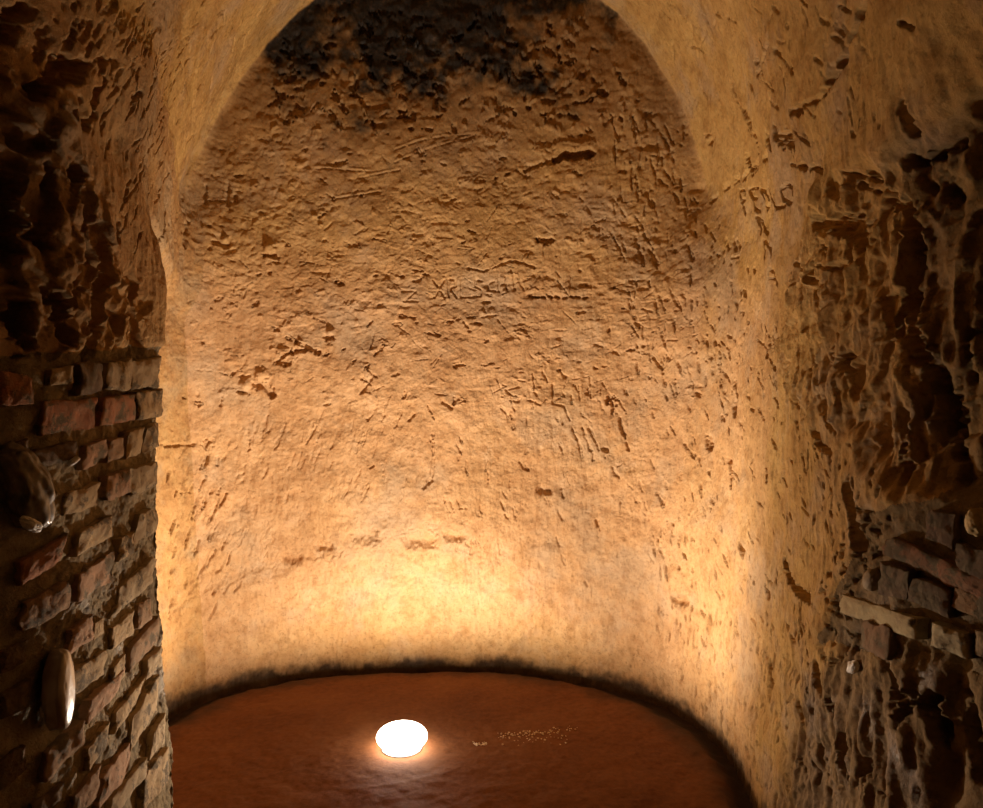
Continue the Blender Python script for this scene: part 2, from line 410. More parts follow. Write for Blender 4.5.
scatter([(815, 600), (860, 500), (885, 515), (860, 590), (850, 680), (800, 640)], 130, 70, 60, (3, 9), (3, 6), (0.012, 0.035), 0.1)
scatter([(0, 0), (120, 0), (60, 60), (0, 120)], 40, 125, 15, (8, 26), (3, 6), (0.006, 0.018))

for pl, wp, dp in (([(812, 222), (835, 226), (850, 236)], 20, 0.11), ([(872, 195), (885, 215), (890, 245)], 20, 0.13), ([(890, 260), (886, 285)], 18, 0.12), ([(886, 300), (895, 335), (905, 360)], 20, 0.12), ([(912, 372), (920, 400), (925, 425)], 22, 0.12),
                   ([(810, 272), (818, 300)], 9, 0.08), ([(830, 355), (848, 370), (850, 390)], 12, 0.09), ([(938, 400), (940, 460)], 8, 0.07), ([(955, 330), (952, 380)], 6, 0.06), ([(975, 250), (968, 330)], 7, 0.06), ([(978, 380), (976, 440)], 8, 0.07),
                   ([(905, 182), (912, 188)], 10, 0.08), ([(928, 188), (938, 196)], 16, 0.09), ([(972, 110), (985, 118)], 18, 0.1), ([(978, 250), (990, 262)], 16, 0.1), ([(930, 700), (936, 735)], 16, 0.12), ([(968, 705), (975, 780)], 14, 0.11), ([(885, 668), (895, 690), (888, 705)], 12, 0.09), ([(912, 690), (895, 730)], 8, 0.06),
                   ([(845, 740), (838, 765)], 9, 0.07), ([(862, 760), (858, 775)], 9, 0.07), ([(870, 420), (872, 445)], 7, 0.05),
                   ([(4, 180), (10, 220), (0, 255)], 26, 0.14), ([(15, 138), (30, 145), (45, 140)], 22, 0.12), ([(20, 180), (24, 205)], 12, 0.09), ([(44, 240), (52, 246)], 12, 0.09), ([(66, 300), (70, 325), (76, 340)], 15, 0.12), ([(84, 270), (80, 300)], 12, 0.1), ([(22, 305), (28, 345)], 18, 0.12),
                   ([(50, 165), (54, 182)], 8, 0.07), ([(76, 176), (80, 168)], 12, 0.09), ([(30, 235), (44, 232)], 10, 0.08), ([(100, 300), (104, 330)], 8, 0.06), ([(50, 290), (56, 300)], 10, 0.08), ([(96, 255), (104, 268)], 8, 0.06)):
    stroke(pl, wp, dp * 0.6, 0.1)
disp += groove + lump
P2 = P + N * disp[:, None]

# ------------------------------------------------------------------ materials
def mat(name):
    m = bpy.data.materials.new(name); m.use_nodes = True
    nt = m.node_tree; b = nt.nodes['Principled BSDF']
    return m, nt, b

def node(nt, t, **kw):
    n = nt.nodes.new(t)
    for k, v in kw.items():
        if k.startswith('i_'): n.inputs[k[2:].replace('_', ' ')].default_value = v
        else: setattr(n, k, v)
    return n

def ramp(nt, fac, stops):
    r = node(nt, 'ShaderNodeValToRGB'); e = r.color_ramp.elements
    while len(e) < len(stops): e.new(0.5)
    for el_, (p, c) in zip(e, stops): el_.position = p; el_.color = (*c, 1)
    nt.links.new(fac, r.inputs['Fac']); return r.outputs['Color']

def mix(nt, fac, a, b, mode='MIX'):
    m = node(nt, 'ShaderNodeMix', data_type='RGBA', blend_type=mode)
    for s, v in ((m.inputs['Factor'], fac), (m.inputs[6], a), (m.inputs[7], b)):
        if hasattr(v, 'is_linked') or isinstance(v, bpy.types.NodeSocket): nt.links.new(v, s)
        elif isinstance(v, tuple): s.default_value = (*v, 1)
        else: s.default_value = v
    return m.outputs[2]

def nz(nt, vec, scale, detail=5, rough=0.6):
    n = node(nt, 'ShaderNodeTexNoise'); n.inputs['Scale'].default_value = scale
    n.inputs['Detail'].default_value = detail; n.inputs['Roughness'].default_value = rough
    nt.links.new(vec, n.inputs['Vector']); return n.outputs['Fac']

def attr(nt, name):
    a = node(nt, 'ShaderNodeAttribute', attribute_name=name); return a.outputs['Fac'], a.outputs['Color']

def bump(nt, b, h, strength, dist):
    bp = node(nt, 'ShaderNodeBump'); bp.inputs['Strength'].default_value = strength; bp.inputs['Distance'].default_value = dist
    nt.links.new(h, bp.inputs['Height']); nt.links.new(bp.outputs['Normal'], b.inputs['Normal'])

def math_n(nt, op, a, b):
    m = node(nt, 'ShaderNodeMath', operation=op)
    for s, v in zip(m.inputs, (a, b)):
        if isinstance(v, bpy.types.NodeSocket): nt.links.new(v, s)
        else: s.default_value = v
    return m.outputs[0]

def earth(name, tones, sooty=False, other=None, rough=(0.95, 0.55), fine=1.0):
    m, nt, b = mat(name)
    co = node(nt, 'ShaderNodeTexCoord').outputs['Object']
    def soil(tn):
        k = ramp(nt, nz(nt, co, 2.6, 6, 0.62), [(0.28, tn[0]), (0.46, tn[1]), (0.58, tn[2]), (0.75, tn[3])])
        return mix(nt, 0.45, k, ramp(nt, nz(nt, co, 17, 6, 0.65), [(0.3, tn[0]), (0.5, tn[2]), (0.7, tn[3])]))
    c = soil(tones)
    if other:
        fo, _ = attr(nt, 'yellow'); c = mix(nt, fo, c, soil(other))
    grey = ramp(nt, nz(nt, co, 1.9, 4, 0.7), [(0.50, (0, 0, 0)), (0.64, (1, 1, 1))])
    c = mix(nt, math_n(nt, 'MULTIPLY', grey, 0.6), c, tones[4])
    dirt = ramp(nt, nz(nt, co, 8, 7, 0.75), [(0.56, (0, 0, 0)), (0.66, (1, 1, 1))])
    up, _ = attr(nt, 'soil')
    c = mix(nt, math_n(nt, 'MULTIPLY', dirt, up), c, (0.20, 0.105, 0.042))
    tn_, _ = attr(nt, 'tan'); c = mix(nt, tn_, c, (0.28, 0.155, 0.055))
    gm, _ = attr(nt, 'grime'); c = mix(nt, gm, c, (0.145, 0.092, 0.048))
    dm, _ = attr(nt, 'damp_shade')
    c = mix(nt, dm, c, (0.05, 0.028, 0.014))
    if sooty:
        f, _ = attr(nt, 'soot')
        s = ramp(nt, nz(nt, co, 22, 5, 0.7), [(0.35, (0.012, 0.010, 0.008)), (0.6, (0.035, 0.026, 0.018)), (0.75, (0.11, 0.065, 0.03))])
        c = mix(nt, f, c, s)
    r = ramp(nt, nz(nt, co, 5.5, 4, 0.6), [(0.50, (rough[0],) * 3), (0.66, (rough[1],) * 3)])
    nt.links.new(r, b.inputs['Roughness'])
    sp_ = ramp(nt, nz(nt, co, 58, 7, 0.75), [(0.32, (0.62, 0.58, 0.52)), (0.48, (1, 1, 1)), (0.62, (1, 1, 1)), (0.75, (1.0, 0.93, 0.85))])
    c = mix(nt, 1.0, c, sp_, 'MULTIPLY')
    bl = ramp(nt, nz(nt, co, 9, 8, 0.72), [(0.34, (0.70, 0.62, 0.52)), (0.50, (1, 1, 1)), (0.70, (1.0, 0.95, 0.90))])
    c = mix(nt, 0.8, c, bl, 'MULTIPLY')
    nt.links.new(c, b.inputs['Base Color'])
    b.inputs['Specular IOR Level'].default_value = 0.3
    h = math_n(nt, 'ADD', nz(nt, co, 75, 6, 0.7), math_n(nt, 'MULTIPLY', nz(nt, co, 260, 3, 0.6), 0.4))
    bump(nt, b, h, 0.75 * fine, 0.007)
    return m

OCHRE = [(0.42, 0.225, 0.095), (0.56, 0.335, 0.155), (0.65, 0.41, 0.205), (0.72, 0.50, 0.285), (0.50, 0.37, 0.235)]
YELLOW = [(0.40, 0.215, 0.065), (0.52, 0.31, 0.10), (0.60, 0.385, 0.13), (0.66, 0.46, 0.185), (0.46, 0.35, 0.20)]
M_back = M_side = M_vault = earth('sandy_earth', OCHRE, True, YELLOW, (0.9, 0.30))
M_left = earth('left_rock', [(0.34, 0.17, 0.06), (0.46, 0.26, 0.10), (0.54, 0.33, 0.13), (0.58, 0.40, 0.18), (0.40, 0.31, 0.19)])
M_mortar = earth('old_mortar', [(0.09, 0.065, 0.035), (0.24, 0.18, 0.095), (0.36, 0.275, 0.15), (0.48, 0.38, 0.22), (0.15, 0.12, 0.08)], fine=1.5, rough=(0.9, 0.45))
M_rubble = earth('rubble_mortar', [(0.13, 0.085, 0.04), (0.22, 0.15, 0.07), (0.30, 0.205, 0.095), (0.42, 0.30, 0.15), (0.17, 0.13, 0.08)], fine=1.5)

def brick_material(name, smear):
    m, nt, b = mat(name)
    co = node(nt, 'ShaderNodeTexCoord').outputs['Object']
    _, col = attr(nt, 'tone')
    c = mix(nt, ramp(nt, nz(nt, co, 30, 5, 0.65), [(0.35, (0, 0, 0)), (0.7, (0.7,) * 3)]), col, (0.30, 0.20, 0.11), 'MIX')
    sm = ramp(nt, nz(nt, co, 14, 6, 0.72), [(smear, (0, 0, 0)), (smear + 0.07, (1, 1, 1))])
    c = mix(nt, sm, c, (0.17, 0.125, 0.068))
    nt.links.new(c, b.inputs['Base Color']); b.inputs['Roughness'].default_value = 0.8
    b.inputs['Specular IOR Level'].default_value = 0.25
    bump(nt, b, nz(nt, co, 55, 8, 0.75), 0.9, 0.010)
    return m

# ------------------------------------------------------------------ mesh helpers
def mesh_obj(name, verts, faces, m, parent=None, smooth=True, attrs=None):
    me = bpy.data.meshes.new(name)
    verts = np.asarray(verts, np.float32); faces = np.asarray(faces, np.int32)
    nf, k = faces.shape
    me.vertices.add(len(verts)); me.vertices.foreach_set('co', verts.ravel())
    me.loops.add(nf * k); me.loops.foreach_set('vertex_index', faces.ravel())
    me.polygons.add(nf); me.polygons.foreach_set('loop_start', np.arange(0, nf * k, k, dtype=np.int32))
    me.polygons.foreach_set('use_smooth', np.full(nf, smooth))
    for an, val in (attrs or {}).items():
        val = np.asarray(val, np.float32)
        if val.ndim == 1:
            a = me.attributes.new(an, 'FLOAT', 'POINT'); a.data.foreach_set('value', val)
        else:
            a = me.attributes.new(an, 'FLOAT_COLOR', 'POINT'); a.data.foreach_set('color', np.concatenate([val, np.ones((len(val), 1), np.float32)], 1).ravel())
    me.update(calc_edges=True); me.validate()
    me.materials.append(m)
    o = bpy.data.objects.new(name, me); C.objects.link(o)
    if parent: o.parent = parent
    return o

def bm_obj(name, bm, m, parent=None, smooth=True):
    me = bpy.data.meshes.new(name); bmesh.ops.recalc_face_normals(bm, faces=bm.faces)
    bm.to_mesh(me); bm.free(); me.materials.append(m)
    for p in me.polygons: p.use_smooth = smooth
    o = bpy.data.objects.new(name, me); C.objects.link(o)
    if parent: o.parent = parent
    return o

def tag(o, label=None, cat=None, group=None, kind=None):
    for k, v in (('label', label), ('category', cat), ('group', group), ('kind', kind)):
        if v: o[k] = v
    return o

def empty(name, loc, label, cat, group=None, kind=None):
    o = bpy.data.objects.new(name, None); C.objects.link(o); o.location = loc; o.empty_display_size = 0.1
    return tag(o, label, cat, group, kind)

# ------------------------------------------------------------------ the cave skin, split into its walls
ii, jj = np.meshgrid(np.arange(NA - 1), np.arange(NE - 1), indexing='ij')
Q = np.stack([IDX[ii, jj], IDX[ii, jj + 1], IDX[ii + 1, jj + 1], IDX[ii + 1, jj]], -1).reshape(-1, 4)
fc = P[Q].mean(1); fn = N[Q].mean(1)
keep = (fc[:, 1] > 0.55) & (fc[:, 2] > -0.28)
is_back = (fn[:, 1] < -0.55) & (fc[:, 1] > 2.7)
is_ceil = ~is_back & (fc[:, 2] > 2.75)
is_right = ~is_back & ~is_ceil & (fc[:, 0] > -0.2)
is_left = ~is_back & ~is_ceil & ~is_right
fb_ = BRICK_L[Q].mean(1) > 0.5
fr_ = RUBBLE[Q].mean(1) > 0.5
def cut(name, sel, m, parent=None, attrs=None):
    q = Q[sel & keep]; u, inv = np.unique(q, return_inverse=True)
    off = np.array(parent.location) if parent else 0
    return mesh_obj(name, P2[u] - off, inv.reshape(-1, 4)[:, ::-1], m, parent, attrs={k: v[u] for k, v in (attrs or {}).items()})
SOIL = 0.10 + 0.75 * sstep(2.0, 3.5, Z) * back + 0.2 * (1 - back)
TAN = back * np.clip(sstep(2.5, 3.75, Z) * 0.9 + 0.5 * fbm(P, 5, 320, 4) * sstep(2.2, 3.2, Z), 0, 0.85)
GRIME = np.clip(0.75 * LOW_R + 0.55 * FLUTE_R + 0.6 * ROCK_L * sstep(2.4, 1.9, Y), 0, 0.8)

DAMP_SHADE = (1 - sstep(-0.01, 0.07, Z + 0.04 * fbm(P, 6, 301, 3) + 0.03 * fbm(P, 25, 302, 3))) * 0.95  # dark wall foot: damp soil plus the shade below the beam, painted in
YEL = np.maximum(np.maximum(1 - sstep(0.1, 0.6, back), 0.65 * sstep(1.9, 2.8, Z)), sstep(0.50, 0.15, Z + 0.1 * fbm(P, 4, 310, 3)) * 0.8)
YEL = np.maximum(YEL * (1 - 0.5 * sstep(3.3, 3.8, Y) * sstep(2.4, 2.0, Z)), sstep(0.9, 1.2, X) * sstep(3.5, 2.9, Y))
YEL = YEL * (1 - 0.6 * sstep(2.9, 3.2, Y) * sstep(0.4, 0.8, X) * sstep(2.4, 1.8, Z))
YEL = YEL * (1 - 0.75 * sstep(2.7, 2.9, Y) * sstep(-1.0, -1.3, X) * sstep(2.6, 2.0, Z))
YEL = np.clip(YEL + 0.25 * fbm(P, 3, 311, 3), 0, 1)
ALL = {'tan': TAN, 'grime': GRIME, 'yellow': YEL, 'soil': SOIL, 'damp_shade': DAMP_SHADE, 'soot': SOOT}
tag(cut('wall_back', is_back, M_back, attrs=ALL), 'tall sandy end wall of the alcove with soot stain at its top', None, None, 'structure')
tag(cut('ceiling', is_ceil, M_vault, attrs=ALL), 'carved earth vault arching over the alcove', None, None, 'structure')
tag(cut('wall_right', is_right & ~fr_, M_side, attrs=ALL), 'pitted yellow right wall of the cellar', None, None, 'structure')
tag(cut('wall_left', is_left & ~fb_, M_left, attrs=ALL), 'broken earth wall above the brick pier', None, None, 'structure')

# ------------------------------------------------------------------ bricks
def brick_mesh(quads, tones, parent, m, name, rise=(0.005, 0.014), sink=0.05, cells=(30, 17), ragged=0.30):
    V, F, T_ = [], [], []
    off = np.array(parent.location)
    for qd, tone in zip(quads, tones):
        q = at(qd); n = -grad(q).mean(0); n = -n if False else -grad(q).mean(0)
        n /= np.linalg.norm(n)
        nu, nv = cells
        base = len(V); h = rng.uniform(*rise); seed = int(rng.integers(1e6))
        g = np.linspace(-0.16, 1.16, nu); k = np.linspace(-0.24, 1.24, nv)
        U, W = np.meshgrid(g, k, indexing='ij'); u, w = U.ravel(), W.ravel()
        uc, wc = np.clip(u, 0, 1), np.clip(w, 0, 1)
        p = ((1 - uc) * (1 - wc))[:, None] * q[0] + (uc * (1 - wc))[:, None] * q[1] + (uc * wc)[:, None] * q[2] + ((1 - uc) * wc)[:, None] * q[3]
        over = np.maximum(np.maximum(-u, u - 1) / 0.16, np.maximum(-w, w - 1) / 0.24)
        cen = q.mean(0)
        rag = 1 + ragged * fbm(p, 24, seed % 991, 4)
        p = cen + (p - cen) * rag[:, None]
        inner = np.minimum(np.minimum(uc, 1 - uc) * 4, np.minimum(wc, 1 - wc) * 3)
        hh = h * (0.60 + 0.40 * sstep(0, 0.6, inner)) + 0.008 * fbm(p, 26, seed % 877, 5, 0.65) - 0.012 * np.maximum(0, fbm(p, 11, seed % 677, 2))
        hh = np.where(over > 0.99, -sink, np.where(over > 0.3, hh * 0.45, hh))
        p = p + n * hh[:, None] + np.where(over > 0.3, 0.004, 0)[:, None] * (p - cen) / 0.1
        V += list(p - off); T_ += [tone] * len(p)
        gi = np.arange(nu * nv).reshape(nu, nv) + base
        F += list(np.stack([gi[:-1, :-1], gi[1:, :-1], gi[1:, 1:], gi[:-1, 1:]], -1).reshape(-1, 4))
    return mesh_obj(name, V, F, m, parent, attrs={'tone': np.array(T_)})

RED = (0.43, 0.175, 0.08); BUFF = (0.55, 0.39, 0.20); BROWN = (0.38, 0.23, 0.12); PALE = (0.50, 0.375, 0.21); DARK = (0.13, 0.085, 0.05); PINK = (0.50, 0.29, 0.165)
pier = empty('brick_pier', tuple(at([(150, 780)])[0] * np.array([1, 1, 0])), 'weathered red and tan brick pier at the near edge of the alcove, rough mortar', 'brick pier', None, 'structure')
tag(cut('mortar', is_left & fb_, M_mortar, pier), 'dark crumbling mortar')
LB = [  # corners: lower near, lower far, upper far, upper near
 ([(0, 405), (32, 403), (32, 378), (0, 372)], RED), ([(50, 385), (74, 384), (72, 366), (52, 370)], BUFF), ([(78, 393), (100, 392), (100, 364), (80, 366)], DARK),
 ([(106, 390), (128, 389), (130, 360), (108, 364)], PALE), ([(131, 389), (158, 387), (158, 358), (132, 361)], PALE),
 ([(44, 434), (95, 428), (95, 399), (45, 402)], RED), ([(100, 425), (134, 420), (136, 394), (101, 398)], RED), ([(136, 420), (160, 416), (160, 390), (137, 394)], BUFF),
 ([(82, 470), (105, 458), (105, 440), (86, 446)], PINK), ([(107, 462), (123, 456), (123, 438), (109, 441)], BROWN), ([(126, 458), (140, 452), (143, 428), (129, 432)], BUFF), ([(144, 452), (158, 446), (158, 424), (146, 428)], PALE),
 ([(62, 516), (97, 505), (98, 484), (66, 492)], BUFF), ([(106, 502), (128, 492), (128, 470), (108, 476)], PINK), ([(131, 496), (157, 484), (157, 462), (132, 470)], PALE),
 ([(18, 588), (60, 560), (64, 536), (18, 562)], RED), ([(78, 554), (110, 536), (112, 514), (82, 532)], BUFF), ([(118, 560), (131, 552), (132, 534), (120, 540)], BUFF), ([(136, 543), (155, 530), (155, 508), (138, 516)], PALE),
 ([(22, 632), (68, 608), (70, 578), (24, 604)], BROWN), ([(78, 600), (114, 580), (115, 552), (78, 574)], PINK), ([(114, 614), (152, 582), (154, 556), (122, 586)], PALE),
 ([(68, 655), (90, 640), (90, 616), (70, 630)], PINK), ([(94, 640), (106, 634), (104, 618), (96, 624)], BUFF), ([(110, 650), (132, 634), (134, 610), (112, 628)], BUFF), ([(136, 630), (150, 618), (150, 598), (137, 606)], BROWN),
 ([(68, 698), (104, 674), (106, 650), (70, 674)], BUFF), ([(110, 690), (124, 676), (124, 656), (112, 668)], BUFF), ([(128, 672), (156, 640), (157, 616), (130, 648)], BROWN),
 ([(86, 724), (118, 690), (122, 670), (88, 700)], PINK), ([(112, 736), (136, 702), (142, 680), (116, 712)], BUFF), ([(132, 748), (156, 712), (158, 676), (134, 716)], BUFF), ([(144, 680), (160, 666), (161, 646), (146, 662)], PALE),
 ([(46, 780), (84, 742), (84, 718), (48, 752)], BROWN), ([(88, 772), (108, 744), (108, 722), (90, 748)], BUFF), ([(100, 806), (128, 772), (130, 742), (102, 778)], PINK), ([(150, 760), (163, 742), (164, 716), (152, 734)], PALE),
 ([(108, 822), (143, 778), (146, 756), (112, 800)], PALE), ([(70, 822), (96, 796), (98, 768), (74, 796)], BROWN), ([(142, 812), (168, 780), (168, 748), (146, 776)], BUFF), ([(30, 822), (62, 800), (64, 782), (34, 804)], DARK),
 ([(2, 470), (24, 462), (26, 440), (4, 446)], DARK), ([(30, 470), (76, 458), (78, 440), (32, 452)], DARK), ([(0, 674), (26, 662), (28, 640), (0, 652)], DARK), ([(0, 720), (28, 706), (28, 682), (0, 696)], DARK), ([(0, 790), (26, 768), (26, 744), (0, 764)], DARK),
]
M_brick = brick_material('brick_left', 0.52)
brick_mesh([q for q, _ in LB], [t for _, t in LB], pier, M_brick, 'brick_courses')

patch = empty('brick_rubble', tuple(at([(905, 640)])[0] * np.array([1, 1, 0])), 'patch of broken bricks and dark mortar let into the right wall', 'brick rubble', None, 'structure')
tag(cut('mortar', is_right & fr_, M_rubble, patch), 'dark gritty mortar')
RB = [
 ([(892, 556), (990, 604), (990, 580), (892, 536)], (0.30, 0.13, 0.065)), ([(880, 592), (906, 600), (910, 572), (882, 564)], DARK), ([(910, 600), (950, 618), (952, 592), (912, 576)], DARK),
 ([(952, 606), (1000, 628), (1000, 604), (954, 586)], (0.34, 0.19, 0.085)), ([(926, 538), (952, 548), (954, 516), (928, 510)], (0.17, 0.10, 0.06)),
 ([(862, 648), (890, 660), (890, 628), (866, 622)], (0.24, 0.13, 0.065)), ([(956, 566), (1000, 590), (1000, 556), (958, 545)], DARK),
]
brick_mesh([q for q, _ in RB], [t for _, t in RB], patch, brick_material('brick_right', 0.48), 'brick_courses', rise=(0.0, 0.014))
M_pale = brick_material('lime_brick', 0.60)
def single_brick(quad, tone, name, label, cat, rise=(0.012, 0.016), ragged=0.12):
    loc = at(quad).mean(0)
    e = empty(name, tuple(loc), label, cat)
    o = brick_mesh([quad], [tone], e, M_pale, name, rise=rise, ragged=ragged)
    o.parent = None; o.location = loc; bpy.data.objects.remove(e); o.name = name
    return tag(o, label, cat)
single_brick([(842, 612), (915, 638), (917, 619), (844, 594)], (0.58, 0.47, 0.26), 'brick', 'long pale lime-smeared brick on the lower edge of the rubble patch', 'brick', rise=(0.014, 0.015), ragged=0.2)
single_brick([(933, 645), (966, 656), (966, 634), (933, 622)], (0.56, 0.46, 0.27), 'brick', 'short cracked pale brick beyond the end of the long pale one', 'brick', rise=(0.012, 0.013), ragged=0.25)
single_brick([(976, 654), (1000, 664), (1000, 636), (976, 630)], (0.42, 0.30, 0.16), 'brick', 'tan brick end cut off by the right edge of the photo', 'brick', rise=(0.003, 0.005))

# ------------------------------------------------------------------ stones set in the walls
def stone_material(name, c1, c2, rough, spec=0.5, scale=30, wet=0.0):
    m, nt, b = mat(name); co = node(nt, 'ShaderNodeTexCoord').outputs['Object']
    nt.links.new(ramp(nt, nz(nt, co, scale, 5, 0.6), [(0.35, c1), (0.65, c2)]), b.inputs['Base Color'])
    b.inputs['Roughness'].default_value = rough; b.inputs['Specular IOR Level'].default_value = spec
    b.inputs['Coat Weight'].default_value = wet; b.inputs['Coat Roughness'].default_value = 0.22
    bump(nt, b, nz(nt, co, scale * 2, 4, 0.6), 0.25, 0.004)
    return m

def stone(pix, angle, lpx, wpx, thick, m, name, label, cat, group=None, lumpy=0.18, stand=0.0, face=None, flat=1.0):
    """a cobble lying in the wall; angle: lean of its long axis on the photograph"""
    a = math.radians(angle); v = np.array([math.cos(a), math.sin(a)])
    w = np.array([-v[1], v[0]])
    p = np.array(pix, float)
    c, l0, l1, w0, w1 = at([p, p - v * lpx / 2, p + v * lpx / 2, p - w * wpx / 2, p + w * wpx / 2])
    n = -grad(c[None])[0] if face is None else np.array(face) / np.linalg.norm(face)
    du = (l1 - l0) / 2; dw = (w1 - w0) / 2
    du -= n * (du @ n); dw -= n * (dw @ n)
    bm = bmesh.new(); bmesh.ops.create_icosphere(bm, subdivisions=5, radius=1)
    q = np.array([x.co for x in bm.verts])
    s = int(rng.integers(900))
    r = 1 + lumpy * fbm(q, 1.6, s, 3)
    q = q * r[:, None]; q = np.sign(q) * np.abs(q) ** 0.92
    q[:, 2] = np.sign(q[:, 2]) * np.abs(q[:, 2]) ** flat
    pts = q[:, :1] * du + q[:, 1:2] * dw + q[:, 2:] * n * thick + n * (thick * 0.15 + stand)
    for vert, co in zip(bm.verts, pts): vert.co = co
    o = bm_obj(name, bm, m); o.location = c
    return tag(o, label, cat, group)

M_wet = stone_material('wet_cobble', (0.26, 0.19, 0.12), (0.46, 0.38, 0.28), 0.36, 1.0, 16, 1.0)
M_dull = stone_material('dull_cobble', (0.06, 0.045, 0.03), (0.22, 0.16, 0.09), 0.5, 0.4, 18, 0.5)
M_lime = stone_material('lime_lump', (0.55, 0.50, 0.42), (0.78, 0.74, 0.66), 0.5, 0.4, 30)
M_tan = stone_material('tan_stone', (0.40, 0.28, 0.12), (0.55, 0.40, 0.19), 0.8, 0.3, 40)
M_greyst = stone_material('grey_cobble', (0.22, 0.16, 0.09), (0.32, 0.24, 0.14), 0.7, 0.3, 40)
stone((52, 690), 98, 84, 28, 0.034, M_wet, 'cobblestone', 'long wet shiny cobble with a bright glint low in the brick pier', 'stone', lumpy=0.10, stand=0.012, face=(1, 0.04, 0.10), flat=0.6)
stone((24, 488), 72, 86, 46, 0.05, M_dull, 'cobblestone', 'big dark rounded stone left of the bricks in the pier', 'stone', lumpy=0.30)
stone((12, 522), 25, 22, 12, 0.020, M_lime, 'lime_lump', 'small white lime lump at the foot of the big dark stone', 'stone', lumpy=0.35, stand=0.075)
stone((71, 461), -40, 13, 5, 0.012, M_lime, 'lime_chip', 'thin pale chip in the dark hollow beneath the red bricks', 'stone', lumpy=0.3, stand=0.006)
stone((869, 580), 95, 22, 10, 0.022, M_greyst, 'cobblestone', 'small upright rounded pebble at the near end of the dark brick in the rubble', 'stone', lumpy=0.12, stand=-0.012)
stone((854, 667), 100, 13, 8, 0.014, M_lime, 'pebble', 'tiny white pebble in the grit beneath the long pale brick', 'stone', lumpy=0.3)
stone((976, 522), 80, 28, 22, 0.028, M_tan, 'stone_block', 'lumpy tan stone at the top of the rubble patch beside the frame edge', 'stone', lumpy=0.25, stand=-0.01)

# ------------------------------------------------------------------ floor
gx = np.linspace(-2.1, 1.6, 420); gy = np.linspace(0.6, 4.75, 470)
GX, GY = np.meshgrid(gx, gy, indexing='ij')
fp = np.stack([GX.ravel(), GY.ravel(), np.full(GX.size, 0.0)], 1)
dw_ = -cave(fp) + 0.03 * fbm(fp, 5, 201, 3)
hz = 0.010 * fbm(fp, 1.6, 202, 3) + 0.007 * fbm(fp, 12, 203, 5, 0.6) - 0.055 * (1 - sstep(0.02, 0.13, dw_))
LAMP = np.array([(402 - CX) / FPX * 1.6 / ((748 - CY) / FPX), 1.6 / ((748 - CY) / FPX), 0.0])
rl = np.hypot(fp[:, 0] - LAMP[0], fp[:, 1] - LAMP[1])
hz = hz * sstep(0.12, 0.3, rl) 
hole = rl < 0.079
fp[:, 2] = hz
nx, ny = len(gx), len(gy)
gi = np.arange(nx * ny).reshape(nx, ny)
FQ = np.stack([gi[:-1, :-1], gi[1:, :-1], gi[1:, 1:], gi[:-1, 1:]], -1).reshape(-1, 4)
FQ = FQ[~hole[FQ].any(1)]
M_floor, nt, b = mat('red_earth_floor')
co = node(nt, 'ShaderNodeTexCoord').outputs['Object']
c = ramp(nt, nz(nt, co, 2.2, 6, 0.6), [(0.3, (0.11, 0.034, 0.010)), (0.5, (0.165, 0.056, 0.016)), (0.72, (0.22, 0.088, 0.028))])
c = mix(nt, 0.4, c, ramp(nt, nz(nt, co, 34, 5, 0.7), [(0.35, (0.08, 0.026, 0.008)), (0.65, (0.21, 0.08, 0.025))]))
f, _ = attr(nt, 'damp_shade')
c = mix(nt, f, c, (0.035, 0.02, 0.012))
nt.links.new(c, b.inputs['Base Color']); b.inputs['Roughness'].default_value = 0.85; b.inputs['Specular IOR Level'].default_value = 0.2
bump(nt, b, nz(nt, co, 60, 6, 0.7), 0.4, 0.006)
damp_shade = 1 - sstep(0.04, 0.26, dw_ + 0.05 * fbm(fp, 9, 204, 3))  # dark floor edge: moist dirt plus shade of the unlit gap, painted in
tag(mesh_obj('floor', fp, FQ, M_floor, attrs={'damp_shade': damp_shade}), 'red-brown beaten earth floor', None, None, 'structure')

# pale grains added to stand in for glints on the floor beside the lamp
M_glint = stone_material('pale_glint', (0.55, 0.36, 0.16), (0.75, 0.55, 0.30), 0.35, 0.6, 60)
def floor_at(px, py):
    k = 1.6 / ((py - CY) / FPX); return np.array([(px - CX) / FPX * k, k, 0.0])
def ground(p):
    i = int(np.clip(np.searchsorted(gx, p[0]), 0, nx - 1)); j = int(np.clip(np.searchsorted(gy, p[1]), 0, ny - 1)); return hz[gi[i, j]]
bm = bmesh.new()
c0 = floor_at(525, 737)
for k in range(150):
    if k < 30: q = floor_at(rng.uniform(472, 487), rng.normal(743.5, 1.2))
    elif k < 110: t = rng.random(); q = floor_at(498 + 82 * t, 736 - 8 * t + rng.normal(0, 1.3))
    else: q = floor_at(rng.uniform(495, 570), rng.uniform(732, 745))
    q[2] = ground(q) + 0.001
    r = rng.uniform(0.0016, 0.0060)
    res = bmesh.ops.create_icosphere(bm, subdivisions=1, radius=r)
    for v in res['verts']:
        v.co = Vector(v.co) * (1 + 0.3 * random.uniform(-1, 1)); v.co.z *= 0.7; v.co += Vector(q - c0)
g = bm_obj('glint_grains', bm, M_glint); g.location = c0
tag(g, 'streak of pale grains standing in for glints on the red floor beside the lamp', 'glint_grains', None, 'stuff')

